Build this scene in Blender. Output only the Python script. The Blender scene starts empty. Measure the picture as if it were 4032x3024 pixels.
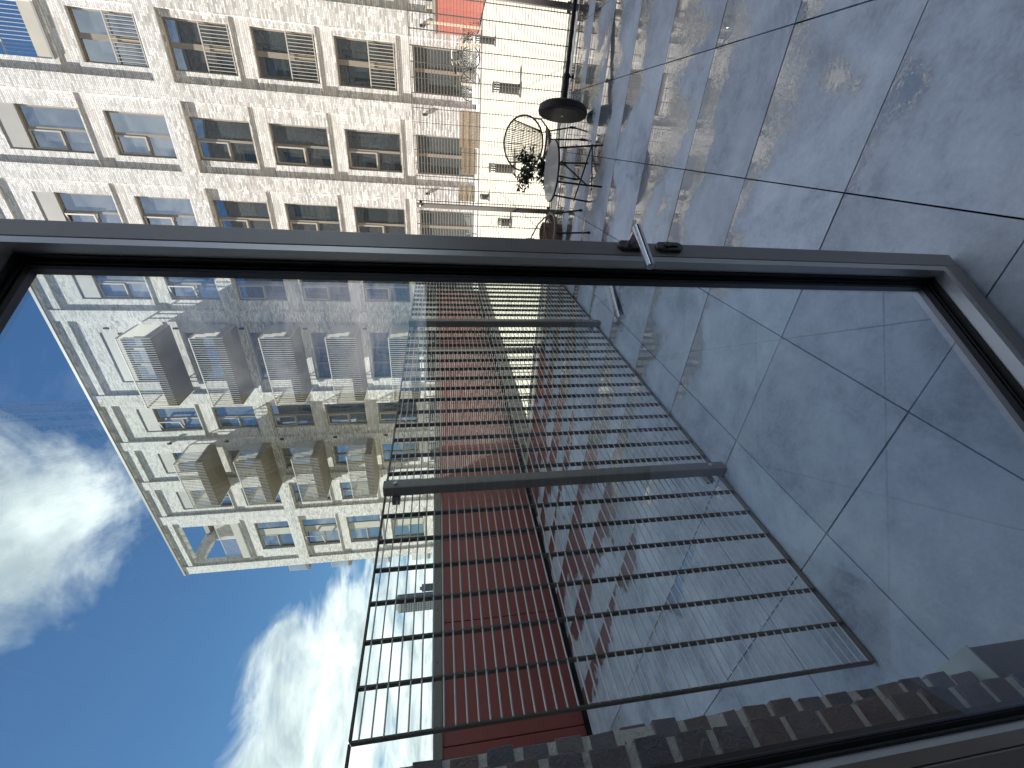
import bpy, bmesh, math, random
from mathutils import Vector, Matrix
random.seed(7)
R = math.radians
C = bpy.context.scene.collection
S = bpy.context.scene

# ------------------------------------------------------------------ camera
CAM_H = 1.537
PI_, RO_, YA_ = 0.16612, -0.02101, 0.542324          # pitch down, roll, heading left of the facade normal

def camera_axes():
    cp, sp, cr, sr = math.cos(PI_), math.sin(PI_), math.cos(RO_), math.sin(RO_)
    Rx = Matrix(((1, 0, 0), (0, cp, -sp), (0, sp, cp)))
    Rz = Matrix(((cr, -sr, 0), (sr, cr, 0), (0, 0, 1)))
    M = Rz @ Rx
    X = M @ Vector((math.cos(YA_), 0, -math.sin(YA_)))
    Y = M @ Vector((math.sin(YA_), 0, math.cos(YA_)))
    Z = M @ Vector((0, -1, 0))
    right = Vector((X[0], Y[0], Z[0])); down = Vector((X[1], Y[1], Z[1])); fwd = Vector((X[2], Y[2], Z[2]))
    return right, down, fwd

right, down, fwd = camera_axes()
cam = bpy.data.cameras.new('camera')
cam.sensor_fit = 'HORIZONTAL'; cam.sensor_width = 36.0
cam.lens = 36.0 * 1625.03 / 4032.0
cam.clip_start = 0.02; cam.clip_end = 6000
co = bpy.data.objects.new('camera', cam); C.objects.link(co)
# the phone was held turned on its side: the picture's x axis is the world's "down"
rot = Matrix((down, right, -fwd)).transposed()
co.matrix_world = Matrix.Translation((0, 0, CAM_H)) @ rot.to_4x4()
S.camera = co

# ------------------------------------------------------------------ light
SUN_D = Vector((0.58, 0.285, -1.0)).normalized()       # the way the light travels
SUN_EL = math.asin(-SUN_D.z)
SUN_AZ = math.atan2(-SUN_D.x, -SUN_D.y)
CLOUD_SEED = 8.9  # noise offset picked so unseen bright clouds overhead fill the shaded floor
SKY_STRENGTH = 0.075
SUN_STRENGTH = 3.4
S.view_settings.view_transform = 'Standard'
S.view_settings.look = 'None'
S.view_settings.gamma = 1
S.view_settings.use_curve_mapping = False
S.view_settings.exposure = 2.15

sun = bpy.data.lights.new('sun', 'SUN'); sun.energy = SUN_STRENGTH; sun.angle = R(0.53); sun.color = (1.0, 0.965, 0.915)
so = bpy.data.objects.new('sun', sun); C.objects.link(so)
so.rotation_euler = SUN_D.to_track_quat('-Z', 'Y').to_euler(); so.location = (-30, -20, 60)

def lk(nt, a, b): nt.links.new(a, b)
def nn(nt, t, **kw):
    n = nt.nodes.new('ShaderNode' + t)
    for k, v in kw.items(): setattr(n, k, v)
    return n
def mth(nt, op, a=None, b=None, c=None, clamp=False):
    n = nn(nt, 'Math', operation=op); n.use_clamp = clamp
    for i, v in enumerate((a, b, c)):
        if v is None: continue
        if isinstance(v, (int, float)): n.inputs[i].default_value = v
        else: lk(nt, v, n.inputs[i])
    return n.outputs[0]
def mixc(nt, f, a, b, bt='MIX'):
    n = nn(nt, 'Mix', data_type='RGBA', blend_type=bt)
    for i, v in ((0, f), (6, a), (7, b)):
        if isinstance(v, (int, float)): n.inputs[i].default_value = v
        elif isinstance(v, (tuple, list)): n.inputs[i].default_value = (*v[:3], 1)
        else: lk(nt, v, n.inputs[i])
    return n.outputs[2]
def ramp(nt, f, stops, interp='LINEAR'):
    n = nn(nt, 'ValToRGB'); n.color_ramp.interpolation = interp
    e = n.color_ramp.elements
    while len(e) < len(stops): e.new(0.5)
    for el, (p, c) in zip(e, stops):
        el.position = p; el.color = (c, c, c, 1) if isinstance(c, (int, float)) else (*c, 1)
    lk(nt, f, n.inputs[0]); return n.outputs[0]
def noise(nt, vec, scale, detail=4, rough=.55, dist=0.0):
    n = nn(nt, 'TexNoise'); n.inputs['Scale'].default_value = scale; n.inputs['Detail'].default_value = detail
    n.inputs['Roughness'].default_value = rough; n.inputs['Distortion'].default_value = dist
    if vec is not None: lk(nt, vec, n.inputs['Vector'])
    return n.outputs[0]

def make_world():
    w = bpy.data.worlds.new('World'); S.world = w; w.use_nodes = True
    nt = w.node_tree; bg = nt.nodes['Background']
    sk = nn(nt, 'TexSky', sky_type='NISHITA', sun_disc=False)
    sk.sun_elevation = SUN_EL; sk.sun_rotation = SUN_AZ
    sk.air_density = 1.0; sk.dust_density = 0.35; sk.ozone_density = 2.5
    sky = mixc(nt, 1.0, sk.outputs[0], (0.215, 0.30, 0.36), 'MULTIPLY')
    tc = nn(nt, 'TexCoord'); d = tc.outputs['Generated']
    sp = nn(nt, 'SeparateXYZ'); lk(nt, d, sp.inputs[0])
    zc = mth(nt, 'ADD', mth(nt, 'MAXIMUM', sp.outputs[2], 0.0), 0.16)
    cb = nn(nt, 'CombineXYZ')
    lk(nt, mth(nt, 'DIVIDE', sp.outputs[0], zc), cb.inputs[0]); lk(nt, mth(nt, 'DIVIDE', sp.outputs[1], zc), cb.inputs[1])
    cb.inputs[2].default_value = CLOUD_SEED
    n1 = noise(nt, cb.outputs[0], 0.95, 9, 0.56, 0.25)
    # banks of cloud: direction (unit vector), tightness, amount
    n1b = noise(nt, cb.outputs[0], 3.1, 8, 0.62, 0.5)
    dens = mth(nt, 'ADD', mth(nt, 'MULTIPLY', mth(nt, 'SUBTRACT', n1, 0.5), 1.25), mth(nt, 'ADD', mth(nt, 'MULTIPLY', mth(nt, 'SUBTRACT', n1b, 0.5), 0.95), 0.5))
    def blob(v, k, amt):
        v = Vector(v).normalized()
        dp = nn(nt, 'VectorMath', operation='DOT_PRODUCT'); lk(nt, d, dp.inputs[0]); dp.inputs[1].default_value = v
        return mth(nt, 'MULTIPLY', mth(nt, 'EXPONENT', mth(nt, 'MULTIPLY', mth(nt, 'SUBTRACT', dp.outputs['Value'], 1.0), k)), amt)
    for v, k, a in CLOUD_BANKS:
        dens = mth(nt, 'ADD', dens, blob(v, k, a))
    # more cloud low down, as fair-weather skies have
    low = mth(nt, 'MULTIPLY', mth(nt, 'SUBTRACT', 1.0, mth(nt, 'MULTIPLY', mth(nt, 'MAXIMUM', sp.outputs[2], 0.0), 3.0), clamp=True), 0.05)
    dens = mth(nt, 'ADD', dens, low)
    mask = ramp(nt, dens, [(0.44, 0.0), (0.53, 0.20), (0.66, 0.74), (0.84, 1.0)])
    n2 = ramp(nt, noise(nt, cb.outputs[0], 2.3, 6, 0.6, 0.4), [(.36, 0.0), (.60, 1.0)])
    body = mixc(nt, n2, (2.35, 2.65, 2.8), (4.7, 4.85, 4.85))
    col = mixc(nt, mask, sky, body)
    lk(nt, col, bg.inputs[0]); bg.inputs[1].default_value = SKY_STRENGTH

def _dir(px, py):
    "direction through a photo pixel, used once to say where the clouds stand in the sky"
    u, v = 1512.0 - py, px - 2016.0
    return (right * u + down * v + fwd * 1625.03)
CLOUD_BANKS = [(Vector((.05, -.82, .52)), 14, 0.15), (_dir(190, 2050), 44, 0.22), (_dir(40, 2350), 44, 0.20), (_dir(200, 1800), 150, 0.10), (_dir(1230, 2050), 400, 0.14), (_dir(1020, 2560), 300, 0.16), (_dir(1150, 3000), 30, 0.30), (_dir(1500, 2750), 40, 0.26), (_dir(1650, 2300), 120, 0.18),
               (_dir(1050, 2650), 150, 0.07), (_dir(780, 2450), 22, -0.30), (_dir(520, 2950), 30, -0.24), (_dir(480, 1500), 60, -0.20), (_dir(150, 1250), 60, -0.18), (_dir(1050, 2250), 90, -0.14), (_dir(900, 1900), 60, -0.12)]
make_world()

# ------------------------------------------------------------------ helpers
class MB:
    def __init__(s): s.v = []; s.f = []; s.m = []
    def quad(s, a, b, c, d, m=0):
        i = len(s.v); s.v += [tuple(a), tuple(b), tuple(c), tuple(d)]; s.f.append((i, i+1, i+2, i+3)); s.m.append(m); return s
    def box(s, x0, x1, y0, y1, z0, z1, m=0, jit=0.0):
        i = len(s.v)
        j = lambda: random.uniform(-jit, jit)
        s.v += [(x+j(), y+j(), z+j()) for z in (z0, z1) for y in (y0, y1) for x in (x0, x1)]
        for f in ((0,2,3,1),(4,5,7,6),(0,1,5,4),(2,6,7,3),(0,4,6,2),(1,3,7,5)):
            s.f.append(tuple(i+k for k in f)); s.m.append(m)
        return s
    def tube(s, pts, r, n=8, closed=False, cap=True, m=0):
        P = [Vector(p) for p in pts]; N = len(P); rings = []
        rr = r if isinstance(r, (list, tuple)) else [r]*N
        ref = None
        for k in range(N):
            a = P[(k-1) % N] if (closed or k > 0) else P[k]; b = P[(k+1) % N] if (closed or k < N-1) else P[k]
            t = (b-a).normalized()
            if ref is None: ref = t.orthogonal().normalized()
            ref = (ref - t*ref.dot(t)).normalized(); o = t.cross(ref)
            i = len(s.v)
            for q in range(n):
                an = 2*math.pi*q/n
                s.v.append(tuple(P[k] + (ref*math.cos(an)+o*math.sin(an))*rr[k]))
            rings.append(i)
        for k in range(N if closed else N-1):
            a, b = rings[k], rings[(k+1) % N]
            for q in range(n):
                s.f.append((a+q, a+(q+1) % n, b+(q+1) % n, b+q)); s.m.append(m)
        if cap and not closed:
            for k0, rev in ((rings[0], True), (rings[-1], False)):
                i = len(s.v); s.v += [s.v[k0+q] for q in range(n)]
                f = tuple(i+q for q in range(n)); s.f.append(f[::-1] if rev else f); s.m.append(m)
        return s
    def lathe(s, prof, c=(0, 0, 0), n=24, axis=None, m=0):
        "profile of (radius, height) turned about an axis through c"
        c = Vector(c); ax = Vector(axis or (0, 0, 1)).normalized(); e1 = ax.orthogonal().normalized(); e2 = ax.cross(e1)
        i0 = len(s.v)
        for r, z in prof:
            for q in range(n):
                a = 2*math.pi*q/n; s.v.append(tuple(c + ax*z + (e1*math.cos(a)+e2*math.sin(a))*r))
        for k in range(len(prof)-1):
            for q in range(n):
                a = i0+k*n; b = a+n
                s.f.append((a+q, a+(q+1) % n, b+(q+1) % n, b+q)); s.m.append(m)
        s.f.append(tuple(i0+q for q in range(n))[::-1]); s.m.append(m)
        k = len(prof)-1; s.f.append(tuple(i0+k*n+q for q in range(n))); s.m.append(m)
        return s
    def mesh(s, name, mats, off=(0, 0, 0), smooth=False):
        me = bpy.data.meshes.new(name)
        o = Vector(off)
        me.from_pydata([tuple(Vector(v)-o) for v in s.v], [], s.f)
        for mt in (mats if isinstance(mats, (list, tuple)) else [mats]): me.materials.append(mt)
        if len(me.materials) > 1: me.polygons.foreach_set('material_index', s.m)
        me.validate(); me.update()
        bm = bmesh.new(); bm.from_mesh(me); bmesh.ops.recalc_face_normals(bm, faces=bm.faces) if s.solid else None
        bm.to_mesh(me); bm.free()
        if smooth: me.polygons.foreach_set('use_smooth', [True]*len(me.polygons)); 
        return me
    solid = True
    def build(s, name, mats, parent=None, off=None, smooth=False, bevel=0.0):
        base = Vector(off) if off is not None else (Vector(parent['origin']) if parent is not None and 'origin' in parent else Vector((0, 0, 0)))
        me = s.mesh(name, mats, base, smooth)
        o = bpy.data.objects.new(name, me); C.objects.link(o)
        if parent is not None: o.parent = parent
        elif off is not None: o.location = off
        if bevel:
            md = o.modifiers.new('bevel', 'BEVEL'); md.width = bevel; md.segments = 2; md.limit_method = 'ANGLE'
        return o

def thing(name, label, cat, loc=(0, 0, 0), group=None, kind=None):
    o = bpy.data.objects.new(name, None); C.objects.link(o); o.location = loc
    o.empty_display_size = .1
    o['origin'] = tuple(float(c) for c in loc)
    if kind: o['kind'] = kind
    if label: o['label'] = label
    if cat: o['category'] = cat
    if group: o['group'] = group
    return o
def tag(o, label, cat, group=None):
    o['label'] = label; o['category'] = cat
    if group: o['group'] = group
    return o
def inst(o, parent=None, loc=None, rot=None):
    c = o.copy(); C.objects.link(c)
    if parent is not None: c.parent = parent
    if loc is not None: c.location = loc
    if rot is not None: c.rotation_euler = rot
    return c
def copy_tree(o, parent=None):
    c = o.copy(); C.objects.link(c)
    if parent is not None: c.parent = parent
    for ch in list(o.children): copy_tree(ch, c)
    return c

# ------------------------------------------------------------------ materials
def mat(name):
    m = bpy.data.materials.new(name); m.use_nodes = True
    nt = m.node_tree; b = nt.nodes['Principled BSDF']; return m, nt, b
def plain(name, col, rough=.5, metal=0.0, var=.12, scale=9.0, bump=0.0, spec=.5):
    m, nt, b = mat(name)
    g = nn(nt, 'NewGeometry')
    f = noise(nt, g.outputs['Position'], scale, 5, .6)
    lo = tuple(c*(1-var) for c in col); hi = tuple(min(1, c*(1+var)) for c in col)
    lk(nt, mixc(nt, f, lo, hi), b.inputs['Base Color'])
    lk(nt, mth(nt, 'ADD', mth(nt, 'MULTIPLY', f, .16), rough-.08, clamp=True), b.inputs['Roughness'])
    b.inputs['Metallic'].default_value = metal; b.inputs['Specular IOR Level'].default_value = spec
    if bump:
        bp = nn(nt, 'Bump'); bp.inputs['Strength'].default_value = bump; bp.inputs['Distance'].default_value = .01
        lk(nt, noise(nt, g.outputs['Position'], scale*6, 3, .6), bp.inputs['Height']); lk(nt, bp.outputs[0], b.inputs['Normal'])
    return m

def brick_mat(name, lower, upper=None, mortar=(.36, .34, .31), zsplit=11.4, bw=.235, bh=.062, mort=.009, relief=1.0):
    m, nt, b = mat(name)
    g = nn(nt, 'NewGeometry'); sp = nn(nt, 'SeparateXYZ'); lk(nt, g.outputs['Position'], sp.inputs[0])
    cb = nn(nt, 'CombineXYZ'); lk(nt, mth(nt, 'ADD', sp.outputs[0], sp.outputs[1]), cb.inputs[0]); lk(nt, sp.outputs[2], cb.inputs[1])
    bt = nn(nt, 'TexBrick'); lk(nt, cb.outputs[0], bt.inputs['Vector'])
    bt.inputs['Color1'].default_value = (0, 0, 0, 1); bt.inputs['Color2'].default_value = (1, 1, 1, 1); bt.inputs['Mortar'].default_value = (.5, .5, .5, 1)
    bt.inputs['Scale'].default_value = 1; bt.inputs['Mortar Size'].default_value = mort; bt.inputs['Mortar Smooth'].default_value = .25
    bt.inputs['Bias'].default_value = 0; bt.inputs['Brick Width'].default_value = bw; bt.inputs['Row Height'].default_value = bh
    bt.offset = .37; bt.offset_frequency = 2; bt.squash = .72; bt.squash_frequency = 3
    rnd = bt.outputs['Color']
    cl = ramp(nt, rnd, lower)
    if upper:
        cu = ramp(nt, rnd, upper)
        up = mth(nt, 'GREATER_THAN', sp.outputs[2], zsplit)
        cl = mixc(nt, up, cl, cu)
    grain = noise(nt, g.outputs['Position'], 22, 4, .65)
    big = noise(nt, g.outputs['Position'], .5, 3, .6)
    cl = mixc(nt, 1.0, cl, mixc(nt, grain, (.72, .72, .72), (1.2, 1.2, 1.2)), 'MULTIPLY')
    cl = mixc(nt, 1.0, cl, mixc(nt, big, (.88, .88, .88), (1.08, 1.08, 1.08)), 'MULTIPLY')
    lk(nt, mixc(nt, bt.outputs['Fac'], cl, mortar), b.inputs['Base Color'])
    b.inputs['Roughness'].default_value = .88; b.inputs['Specular IOR Level'].default_value = .2
    h = mth(nt, 'SUBTRACT', mth(nt, 'ADD', mth(nt, 'MULTIPLY', rnd, .55), mth(nt, 'MULTIPLY', grain, .5)), mth(nt, 'MULTIPLY', bt.outputs['Fac'], 1.0))
    bp = nn(nt, 'Bump'); bp.inputs['Strength'].default_value = .55*relief; bp.inputs['Distance'].default_value = .012
    lk(nt, h, bp.inputs['Height']); lk(nt, bp.outputs[0], b.inputs['Normal'])
    return m

def pane_mat(name, base, refl, wav=.012, tint=(.86, .93, 1.0)):
    m, nt, b = mat(name)
    g = nn(nt, 'NewGeometry')
    out = nt.nodes['Material Output']
    b.inputs['Base Color'].default_value = (*base, 1); b.inputs['Roughness'].default_value = .5
    lk(nt, mixc(nt, noise(nt, g.outputs['Position'], .9, 3, .6), tuple(c*.35 for c in base), tuple(c*1.7 for c in base)), b.inputs['Base Color'])
    gl = nn(nt, 'BsdfGlossy'); gl.inputs['Roughness'].default_value = .0; gl.inputs['Color'].default_value = (*tint, 1)
    bp = nn(nt, 'Bump'); bp.inputs['Strength'].default_value = 1.0; bp.inputs['Distance'].default_value = wav
    lk(nt, noise(nt, g.outputs['Position'], .55, 1, .4), bp.inputs['Height']); lk(nt, bp.outputs[0], gl.inputs['Normal'])
    fr = nn(nt, 'Fresnel'); fr.inputs['IOR'].default_value = 1.5
    f = mth(nt, 'ADD', mth(nt, 'MULTIPLY', fr.outputs[0], 1.1), refl, clamp=True)
    mx = nn(nt, 'MixShader'); lk(nt, f, mx.inputs[0]); lk(nt, b.outputs[0], mx.inputs[1]); lk(nt, gl.outputs[0], mx.inputs[2])
    lk(nt, mx.outputs[0], out.inputs['Surface'])
    return m

def door_glass_mat():
    m, nt, b = mat('door_glass'); out = nt.nodes['Material Output']
    g = nn(nt, 'NewGeometry')
    tr = nn(nt, 'BsdfTransparent'); tr.inputs['Color'].default_value = (.82, .905, .885, 1)
    gl = nn(nt, 'BsdfGlossy'); gl.inputs['Roughness'].default_value = 0.0; gl.inputs['Color'].default_value = (.82, .83, 1.0, 1)
    fr = nn(nt, 'Fresnel'); fr.inputs['IOR'].default_value = 1.5
    # four faces of double glazing reflect about twice what one pane does
    f = mth(nt, 'MULTIPLY', fr.outputs[0], 3.4, clamp=True)
    mx = nn(nt, 'MixShader'); lk(nt, f, mx.inputs[0]); lk(nt, tr.outputs[0], mx.inputs[1]); lk(nt, gl.outputs[0], mx.inputs[2])
    # faint dried-rain smears
    df = nn(nt, 'BsdfDiffuse'); df.inputs['Color'].default_value = (.55, .57, .58, 1)
    mp = nn(nt, 'Mapping'); lk(nt, g.outputs['Position'], mp.inputs[0]); mp.inputs['Scale'].default_value = (3, 3, .7)
    sm = ramp(nt, noise(nt, mp.outputs[0], 2.2, 7, .68, .6), [(.50, 0.0), (.78, .045)])
    mx2 = nn(nt, 'MixShader'); lk(nt, sm, mx2.inputs[0]); lk(nt, mx.outputs[0], mx2.inputs[1]); lk(nt, df.outputs[0], mx2.inputs[2])
    lk(nt, mx2.outputs[0], out.inputs['Surface'])
    return m

def tile_mat(name='wet_porcelain_tile'):
    m, nt, b = mat(name); out = nt.nodes['Material Output']
    g = nn(nt, 'NewGeometry'); P = g.outputs['Position']; oi = nn(nt, 'ObjectInfo')
    sp = nn(nt, 'SeparateXYZ'); lk(nt, P, sp.inputs[0]); x, y = sp.outputs[0], sp.outputs[1]
    c1 = noise(nt, P, 1.7, 6, .62, .5); c2 = noise(nt, P, 7, 6, .7, .3); c3 = noise(nt, P, 55, 4, .7)
    cv = mth(nt, 'ADD', mth(nt, 'ADD', mth(nt, 'MULTIPLY', c1, .55), mth(nt, 'MULTIPLY', c2, .33)), mth(nt, 'MULTIPLY', c3, .16))
    base = ramp(nt, cv, [(.40, (.29, .35, .44)), (.5, (.49, .57, .69)), (.61, (.65, .73, .84))])
    base = mixc(nt, 1.0, base, mixc(nt, oi.outputs['Random'], (.88, .88, .88), (1.08, 1.08, 1.08)), 'MULTIPLY')
    # rain water collects along the far edge of each tile, because every tile leans a little that way
    v = mth(nt, 'FRACT', mth(nt, 'DIVIDE', mth(nt, 'SUBTRACT', y, TY0), TS))
    vv = mth(nt, 'MULTIPLY', mth(nt, 'POWER', v, 1.5), .27)
    yr = nn(nt, 'MapRange'); lk(nt, y, yr.inputs[0]); yr.inputs[1].default_value = 0; yr.inputs[2].default_value = 6
    yo = ramp(nt, yr.outputs[0], [(.0, .0), (.18, .06), (.27, .27), (.40, .46), (.45, .60), (.55, .58), (.60, .40), (.70, .50), (.82, .62), (1.0, .72)])
    yo = mth(nt, 'MULTIPLY', mth(nt, 'SUBTRACT', yo, .4), .5)
    xr = nn(nt, 'MapRange'); lk(nt, x, xr.inputs[0]); xr.inputs[1].default_value = -5.6; xr.inputs[2].default_value = 2.4
    xo = mth(nt, 'MULTIPLY', mth(nt, 'SUBTRACT', ramp(nt, xr.outputs[0], [(.0, .58), (.25, .50), (.47, .46), (.50, .38), (.62, .42), (.72, .52), (.82, .60), (1.0, .62)]), .5), .6)
    wn = mth(nt, 'ADD', mth(nt, 'MULTIPLY', noise(nt, P, 1.5, 3, .5, .8), .66), mth(nt, 'MULTIPLY', noise(nt, P, 16, 8, .72, .6), .19))
    wt = mth(nt, 'ADD', mth(nt, 'ADD', mth(nt, 'ADD', wn, vv), mth(nt, 'ADD', yo, xo)), mth(nt, 'MULTIPLY', mth(nt, 'SUBTRACT', oi.outputs['Random'], .5), .06))
    for (bx_, by_, rr, am) in PUDDLES:
        dv = nn(nt, 'VectorMath', operation='DISTANCE'); lk(nt, P, dv.inputs[0]); dv.inputs[1].default_value = (bx_, by_, 0)
        wt = mth(nt, 'ADD', wt, mth(nt, 'MULTIPLY', mth(nt, 'EXPONENT', mth(nt, 'MULTIPLY', mth(nt, 'POWER', mth(nt, 'DIVIDE', dv.outputs['Value'], rr), 2.0), -1.0)), am))
    wet = ramp(nt, wt, [(.597, 0.0), (.63, 1.0)])
    damp = ramp(nt, wt, [(.53, 0.0), (.60, 1.0)])
    base = mixc(nt, mth(nt, 'MULTIPLY', damp, .25), base, (.30, .33, .38))
    base = mixc(nt, mth(nt, 'MULTIPLY', wet, .5), base, (.20, .22, .25))
    lk(nt, base, b.inputs['Base Color'])
    lk(nt, mth(nt, 'SUBTRACT', mth(nt, 'ADD', .40, mth(nt, 'MULTIPLY', c2, .2)), mth(nt, 'MULTIPLY', damp, .16)), b.inputs['Roughness'])
    b.inputs['Specular IOR Level'].default_value = .6
    bp2 = nn(nt, 'Bump'); bp2.inputs['Distance'].default_value = .005; bp2.inputs['Strength'].default_value = .32
    lk(nt, mth(nt, 'ADD', c3, c2), bp2.inputs['Height']); lk(nt, bp2.outputs[0], b.inputs['Normal'])
    # the water film: crinkled where it is thin at its edge, still where it is deeper
    edge = ramp(nt, wt, [(.60, 1.0), (.655, .75), (.685, .12), (.74, .015)])
    mp = nn(nt, 'Mapping'); lk(nt, P, mp.inputs[0]); mp.inputs['Scale'].default_value = (1.0, 1.5, 1)
    crk = noise(nt, mp.outputs[0], 24, 2, .5, 1.4)
    bp1 = nn(nt, 'Bump'); bp1.inputs['Distance'].default_value = .012
    lk(nt, mth(nt, 'MULTIPLY', edge, .16), bp1.inputs['Strength']); lk(nt, crk, bp1.inputs['Height'])
    gl = nn(nt, 'BsdfGlossy'); gl.inputs['Roughness'].default_value = .015; lk(nt, bp1.outputs[0], gl.inputs['Normal'])
    fr = nn(nt, 'Fresnel'); fr.inputs['IOR'].default_value = 1.55
    f = mth(nt, 'MULTIPLY', mth(nt, 'MULTIPLY', fr.outputs[0], 3.5, clamp=True), wet)
    mx = nn(nt, 'MixShader'); lk(nt, f, mx.inputs[0]); lk(nt, b.outputs[0], mx.inputs[1]); lk(nt, gl.outputs[0], mx.inputs[2])
    lk(nt, mx.outputs[0], out.inputs['Surface'])
    return m

TS, TY0 = 0.604, 0.314
PUDDLES = [(.26, 1.69, .10, .145), (.262, 1.60, .07, .13), (.30, 1.78, .06, .13), (.235, 1.44, .07, .12)]
MT = {}
MT['facade'] = brick_mat('pale_mixed_brick',
    [(.0, (.34, .315, .29)), (.2, (.46, .43, .40)), (.5, (.57, .545, .515)), (.75, (.68, .66, .63)), (1, (.78, .765, .74))],
    [(.0, (.40, .385, .365)), (.22, (.53, .515, .495)), (.5, (.64, .625, .60)), (1, (.73, .72, .695))], mortar=(.37, .355, .335))
MT['spandrel'] = brick_mat('pale_ribbed_brick', [(.0, (.46, .43, .395)), (.4, (.58, .55, .51)), (1, (.72, .69, .65))], mortar=(.45, .43, .40), bw=.43, bh=.075, relief=1.8)
MT['own'] = brick_mat('dark_brick', [(.0, (.13, .125, .128)), (.5, (.22, .205, .20)), (1, (.33, .30, .285))], mortar=(.38, .36, .32), bw=.22, bh=.07)
MT['bronze'] = plain('bronze_frame', (.27, .23, .185), .42, .25, .10)
MT['sashm'] = plain('sash_frame', (.40, .365, .31), .42, .2, .08)
MT['beige'] = plain('beige_panel', (.42, .39, .33), .5, .1, .08, 2)
MT['greypanel'] = plain('grey_panel', (.30, .29, .265), .5, .1, .06, 2)
MT['railing'] = plain('railing_steel', (.50, .465, .40), .4, .3, .08)
MT['fascia'] = plain('balcony_fascia', (.10, .09, .07), .6, .1, .1, 3)  # colour darkened to stand in for shade behind the railing bars
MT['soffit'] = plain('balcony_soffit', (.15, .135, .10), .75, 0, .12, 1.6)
MT['coping'] = plain('coping_metal', (.32, .31, .29), .45, .3, .08)
MT['pane'] = pane_mat('facade_pane', (.018, .026, .028), .27)
MT['pane2'] = pane_mat('ground_pane', (.05, .06, .055), .10)
MT['dframe'] = plain('door_frame_paint', (.36, .335, .32), .40, .25, .07, 30, .05)
MT['dbead'] = plain('door_bead_paint', (.62, .60, .58), .36, .65, .06, 30, .04)
MT['rubber'] = plain('black_gasket', (.008, .008, .009), .55)
MT['glass'] = door_glass_mat()
MT['steel'] = plain('brushed_steel', (.62, .62, .63), .20, 1.0, .06, 60)
MT['rose'] = plain('grey_rose', (.13, .125, .12), .33, .6, .08, 40)
MT['fence'] = plain('fence_paint', (.13, .12, .108), .45, .25, .25, 14, .1)
MT['wire'] = plain('fence_wire', (.70, .68, .65), .38, .3, .2, 20)  # pale tone puts the sky glint on the wires into their colour
MT['wire2'] = plain('courtyard_wire', (.17, .155, .14), .45, .2, .2, 20)  # same wire as the side fence, darkened to offset direct sun
MT['post'] = plain('post_paint', (.27, .245, .22), .45, .15, .2, 8, .08)
MT['red'] = plain('red_panel', (.27, .056, .046), .42, 0, .14, 1.3, .02)
MT['redlit'] = plain('red_panel_sunlit_tone', (.27, .075, .055), .5, 0, .08, 1.3)  # red panel copy made lighter and more orange, sunlight put into the colour
MT['cap'] = plain('zinc_cap', (.20, .19, .165), .5, .2, .15, 6)
MT['joint'] = plain('dark_joint', (.006, .006, .007), .7)
MT['bolt'] = plain('bright_bolt', (.7, .7, .68), .3, .8)
MT['deck'] = plain('cream_deck', (.385, .36, .285), .75, 0, .06, .7, .05)
MT['seam'] = plain('deck_seam', (.25, .235, .19), .8)
MT['kerb'] = plain('grey_edging', (.40, .40, .39), .7, 0, .1, 3)
MT['substrate'] = plain('dark_joint_base', (.012, .012, .014), .9)  # dark base seen in the gaps between tiles
MT['tile'] = tile_mat()
MT['black'] = plain('black_powder_coat', (.014, .014, .015), .42, .1, .15)
MT['blackplastic'] = plain('black_plastic', (.022, .021, .020), .55, 0, .25, 20, .08)
MT['wicker'] = plain('wicker', (.20, .135, .095), .7, 0, .35, 40, .3)
MT['rattan'] = plain('rattan_ring', (.30, .235, .19), .6, 0, .25, 40, .2)
MT['weave'] = plain('weave_cord', (.20, .125, .09), .65, 0, .3, 30)
MT['tabletop'] = plain('table_top_lacquer', (.50, .47, .43), .07, 0, .08, 10)
MT['leaf'] = plain('leaf', (.030, .050, .020), .5, 0, .4, 30)
MT['stem'] = plain('stem', (.06, .045, .03), .8)
MT['bamboo'] = plain('bamboo_cane', (.27, .20, .125), .65, 0, .3, 12)
MT['beam'] = plain('timber_post', (.52, .44, .31), .6, 0, .15, 5)
MT['mortar'] = plain('mortar', (.82, .80, .73), .95, 0, .22, 26, .6)
NB = [plain('near_brick', c, .85, 0, .35, 28, .5, .25) for c in ((.24, .235, .24), (.28, .235, .22), (.20, .205, .22), (.30, .275, .265), (.26, .245, .255))]
MT['sill'] = plain('sill_metal', (.22, .19, .165), .45, .15, .1, 20)
MT['flash'] = plain('pale_flashing', (.45, .50, .50), .5, 0, .08)
MT['plaster'] = plain('plaster', (.42, .41, .39), .9)
MT['floorin'] = plain('oak_floor', (.24, .17, .11), .5)
MT['ground'] = plain('far_ground', (.16, .16, .14), .9, 0, .2, .02)
MT['towerd'] = plain('tower_dark', (.20, .22, .25), .7)
MT['towerl'] = plain('tower_light', (.50, .48, .44), .8)
MT['towerw'] = plain('tower_window', (.05, .06, .075), .3)
MT['whitem'] = plain('white_metal', (.72, .72, .70), .5)
MT['yellow'] = plain('yellow_leaf', (.35, .38, .04), .6)

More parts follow.
